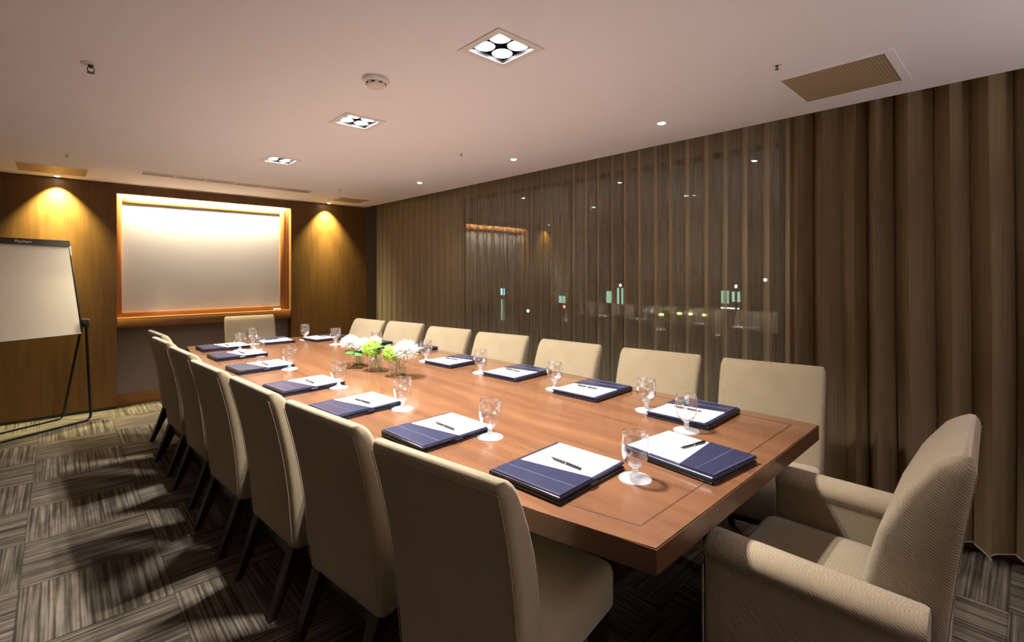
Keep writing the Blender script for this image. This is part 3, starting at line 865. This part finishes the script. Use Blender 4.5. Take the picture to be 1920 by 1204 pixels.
VA, VB, VC = at(672,686,TZ), at(705,696,TZ), at(746,706,TZ)
vase(VA, .050, .095, 'furthest of the three in the middle of the table'); vase(VB, .050, .120, 'middle one of the three in the middle of the table'); vase(VC, .056, .095, 'nearest of the three in the middle of the table')
dA, dB, dC = depth(VA), depth(VB), depth(VC)
fp = lambda u, v, d: atd(u, v, d)
flower('chrysanthemum', fp(656,643,dA), VA, .06, mum(.068, 1), M_petal, 'white chrysanthemum, furthest left bloom over the far vase')
flower('chrysanthemum', fp(681,648,dA-.03), VA, .06, mum(.064, 2), M_petal, 'white chrysanthemum in the far vase, beside the lime bloom')
flower('leaf_sprig', fp(663,664,dA-.07), VA, .05, leafmesh(.075, .034, 4, 4), M_leaf, 'dark green leaves hanging over the rim of the far vase', 'leaves')
flower('hydrangea', fp(697,655,dB), VB, .06, hydra(.056, 5), M_green, 'lime green cluster bloom in the middle vase')
flower('chrysanthemum', fp(703,641,dB+.05), VB, .05, mum(.048, 6, 160), M_pgreen, 'pale green-white bloom on top of the middle vase')
flower('leaf_sprig', fp(716,655,dB), VB, .05, leafmesh(.07, .032, 7, 4), M_leaf, 'green leaves at the right of the middle vase', 'leaves')
flower('hydrangea', fp(733,664,dC), VC, .05, hydra(.048, 8), M_green, 'light green cluster bloom at the left of the nearest vase')
flower('chrysanthemum', fp(761,658,dC-.02), VC, .08, mum(.082, 9, 300), M_petal, 'largest white chrysanthemum, over the nearest vase')

# ---------------------------------------------------------------- flipchart
FA = math.radians(29)
fc = empty('flipchart_stand', (.15, 6.14, 0), FA, 'black metal flipchart easel with a blank white pad, at the left before the brown wall', 'flipchart')
# local: -x along the board away from the right edge, -y to the room
lean = .185; BWD = .72
zb_, zt_ = .835, 1.672
def bp(x, z, off=0):   # a point on the leaning board
    t = (z-zb_)/(zt_-zb_)
    return Vector((x, lean*t+off, z))
def slab(x0, x1, z0, z1, o0, o1):
    bm = BM(); secs = []
    vs = [bp(x, z, o) for z in (z0, z1) for x, o in ((x0,o0),(x1,o0),(x1,o1),(x0,o1))]
    V = [bm.verts.new(v) for v in vs]
    for f in ((0,1,2,3),(4,5,6,7),(0,1,5,4),(1,2,6,5),(2,3,7,6),(3,0,4,7)): bm.faces.new([V[i] for i in f])
    return bm
obj('paper_pad', slab(-BWD, 0, zb_+.006, zt_-.002, -.010, .0), M_board, fc, 0)
obj('back_board', slab(-BWD-.01, .010, zb_, zt_+.01, .0005, .018), M_black, fc, 0)
cl = obj('clamp_bar', slab(-BWD-.012, .012, zt_-.002, zt_+.052, -.022, .018), M_black, fc, 0)
cu = bpy.data.curves.new('clamp_lettering', 'FONT'); cu.body = 'Flipchart'; cu.size = .034; cu.extrude = .0006; cu.align_x = 'CENTER'
tmp = bpy.data.objects.new('tmp', cu); COL.objects.link(tmp)
dg = bpy.context.evaluated_depsgraph_get(); me = bpy.data.meshes.new_from_object(tmp.evaluated_get(dg)); bpy.data.objects.remove(tmp)
me.materials.clear(); me.materials.append(M_text)
tx = bpy.data.objects.new('lettering', me); COL.objects.link(tx); tx.parent = cl
tilt = math.atan2(lean, zt_-zb_)
tx.location = bp(-.345, zt_+.014, -.0235); tx.rotation_euler = (PI/2-tilt, 0, 0)
for sx in (.022, -BWD-.022):
    bm = tube(BM(), [bp(sx, zt_-.02, .02), bp(sx, zb_+.03, .01)], .008, 8); obj('side_rail', bm, M_blackm, fc)
    bm = tube(BM(), [bp(sx, zt_+.0, .018), bp(sx, zt_-.09, .016)], .0105, 8); obj('chrome_sleeve', bm, M_chrome, fc)
def curvepts(a, b, c, r, n=6):
    a, b, c = map(Vector, (a, b, c)); p = b+(a-b).normalized()*r; q = b+(c-b).normalized()*r
    return [(1-t)**2*p+2*t*(1-t)*b+t*t*q for t in [k/n for k in range(n+1)]]
XR, XL = .045, -BWD-.045
zj = .93
for nm, yt, yf, xo in (('front_frame', .0, -.02, .03), ('rear_frame', .055, .28, -.03)):
    a, b, c_, d = (XR, yt, zj), (XR+xo, yf, .012), (XL-xo, yf, .012), (XL, yt, zj)
    pts = [Vector(a)]+curvepts(a, b, c_, .05)+curvepts(b, c_, d, .05)+[Vector(d)]
    obj(nm, tube(BM(), pts, .0115, 10), M_blackm, fc)
for sx in (XR, XL):
    bm = box(BM(), sx-.018, sx+.018, -.02, .065, zj-.03, zj+.045, .006); obj('hinge_block', bm, M_black, fc)
    bm = lathe(BM(), [(0,0),(.013,0),(.015,.004),(.015,.014),(.011,.02),(0,.02)], 16, Matrix.Translation((sx+(.018 if sx > 0 else -.018), .02, zj+.03)) @ Matrix.Rotation(PI/2 if sx > 0 else -PI/2, 4, 'Y'))
    obj('knob', bm, M_chrome, fc)

# ---------------------------------------------------------------- the night street outside
M_build = mat('far_facade', (.05,.055,.05), .9); M_asph = mat('asphalt', (.03,.03,.03), .9)
def glow(n, c, s): return mat(n, (.02,.02,.02), .6, emit=c, es=s)
G_cool = glow('lit_window_cool', (.50,.85,.62), 1.3); G_blue = glow('sign_blue', (.30,.75,1), 4); G_white = glow('lamp_white', (.9,1,.95), 25)
G_red = glow('signal_red', (1,.05,.03), 40); G_yel = glow('lit_yellow', (.75,.85,.25), 5); G_line = glow('tube_light', (.8,1,.85), 5)
GZ = -6.0
g_ = box(BM(), 5, 120, -30, 90, GZ-.2, GZ); o = obj('ground', g_, M_asph, None, 0); o['kind'] = 'structure'
def PX(u, v, X):          # a point seen at a pixel on the plane x = X
    k = (u-CX)/FPX; d = X/(S_+k*C_); return Vector((X, d*(C_-k*S_), EYE-(v-HY)/FPX*d))
def on_face(bm, u0, u1, v0, v1, X, th=.1):
    a, b = PX(u0, v0, X), PX(u1, v1, X)
    z0, z1 = sorted((PX((u0+u1)/2, v0, X).z, PX((u0+u1)/2, v1, X).z))
    return box(bm, X-th, X-.001, min(a.y, b.y), max(a.y, b.y), z0, z1)
def building(X, u0, u1, vtop, label, wins, lit, dep=12):
    a, b = PX(u0, 500, X), PX(u1, 500, X); zt = PX((u0+u1)/2, vtop, X).z
    t = empty('building', (X, (a.y+b.y)/2, GZ), 0, label, 'building', 'buildings across the street')
    bm = box(BM(), X, X+dep, min(a.y,b.y), max(a.y,b.y), GZ, zt)
    bmesh.ops.translate(bm, vec=-t.location, verts=bm.verts); obj('facade', bm, M_build, t, 0)
    for (p, q, r, s, m) in wins:
        bm = on_face(BM(), p, q, r, s, X); bmesh.ops.translate(bm, vec=-t.location, verts=bm.verts); obj('lit_window', bm, m, t, 0)
building(40, 1120, 1230, 525, 'dark building across the street with tall pale green lit windows, seen mid-curtain',
         [(1158,1169,540,570,G_cool),(1138,1147,546,568,G_cool)], None)
building(42, 1345, 1400, 530, 'dark building across the street with two pale green lit windows at the right',
         [(1353,1367,545,569,G_cool),(1373,1388,547,566,G_cool),(1352,1386,577,579,G_line)], None)
building(38, 1040, 1075, 545, 'low dark building with one faint green lit window behind the red signal',
         [(1049,1060,555,568,G_cool)], None)
building(36, 930, 985, 520, 'dark building at the left of the view outside with a vertical blue sign',
         [(940,946,541,553,G_blue),(941,945,561,600,G_cool)], None)
def pole_light(u, v, X, label, m, name='street_lamp', r=.12, cat='street lamp', h2=None):
    p = PX(u, v, X); t = empty(name, (p.x, p.y, GZ), 0, label, cat, 'lights outside the window')
    H_ = p.z-GZ
    obj('pole', tube(BM(), [(0,0,0),(0,0,H_-.1)], .07, 8), M_blackm, t)
    obj('lamp_head', lathe(BM(), [(0,H_-.1),(r*.6,H_-.08),(r,H_),(r*.6,H_+.08),(0,H_+.1)], 14), m, t)
pole_light(990, 583, 26, 'bright bluish street lamp outside, left part of the window', glow('lamp_blue', (.55,.85,1), 30), r=.10)
pole_light(1058, 575, 26, 'red traffic signal glowing outside the window', G_red, 'traffic_signal', .07, 'traffic light')
pole_light(1163, 535, 30, 'white street lamp above the pale green windows outside', G_white, r=.08)
pole_light(1380, 537, 30, 'white street lamp above the right-hand green windows outside', G_white, r=.07)
pole_light(1435, 525, 30, 'bluish street lamp furthest right outside the window', glow('lamp_blue_pale', (.5,.85,1), 18), r=.10)
pole_light(1070, 603, 24, 'low white lamp beside the red signal outside', G_white, r=.06)
def shrub(u, v, X, r, label, m):
    p = PX(u, v, X); t = empty('shrub', (p.x, p.y, GZ), 0, label, 'shrub', 'lit shrubs on the street')
    H_ = p.z-GZ; rnd = random.Random(int(u)); bm = BM()
    for k in range(90):
        d = Vector((rnd.gauss(0,1), rnd.gauss(0,1), rnd.gauss(0,.6))); d = d.normalized()*r*rnd.uniform(.5, 1.0)
        sd = d.cross(Vector((rnd.random(), rnd.random(), 1))).normalized()
        strip(bm, Vector((0,0,H_))+d, d.normalized(), sd, r*.35, r*.13, .3, 0, 3)
    obj('foliage', bm, m, t)
    obj('trunk', tube(BM(), [(0,0,0),(0,0,H_)], .06, 6), M_blackm, t)
M_shl = mat('street_foliage', (.45,.50,.12), .7)
for (u, v, lab) in ((1243,590,'left-most yellow-green lit shrub outside'),(1277,588,'small yellow-green lit shrub outside, second from the left'),(1297,589,'yellow-green lit shrub outside, second from the right'),(1325,591,'right-most yellow-green lit shrub outside')):
    shrub(u, v, 26, .26, lab, M_shl)
    p = PX(u, v, 25.4)
    t = empty('flood_lamp', (p.x, p.y+.1, GZ), 0, 'small yellow lamp by the '+lab.replace(' outside',''), 'street lamp', 'small lamps by the shrubs')
    obj('pole', tube(BM(), [(0,0,0),(0,0,p.z-GZ-.08)], .03, 6), M_blackm, t)
    obj('lamp_head', lathe(BM(), [(0,p.z-GZ-.08),(.13,p.z-GZ-.05),(.15,p.z-GZ+.03),(0,p.z-GZ+.08)], 12), G_yel, t)
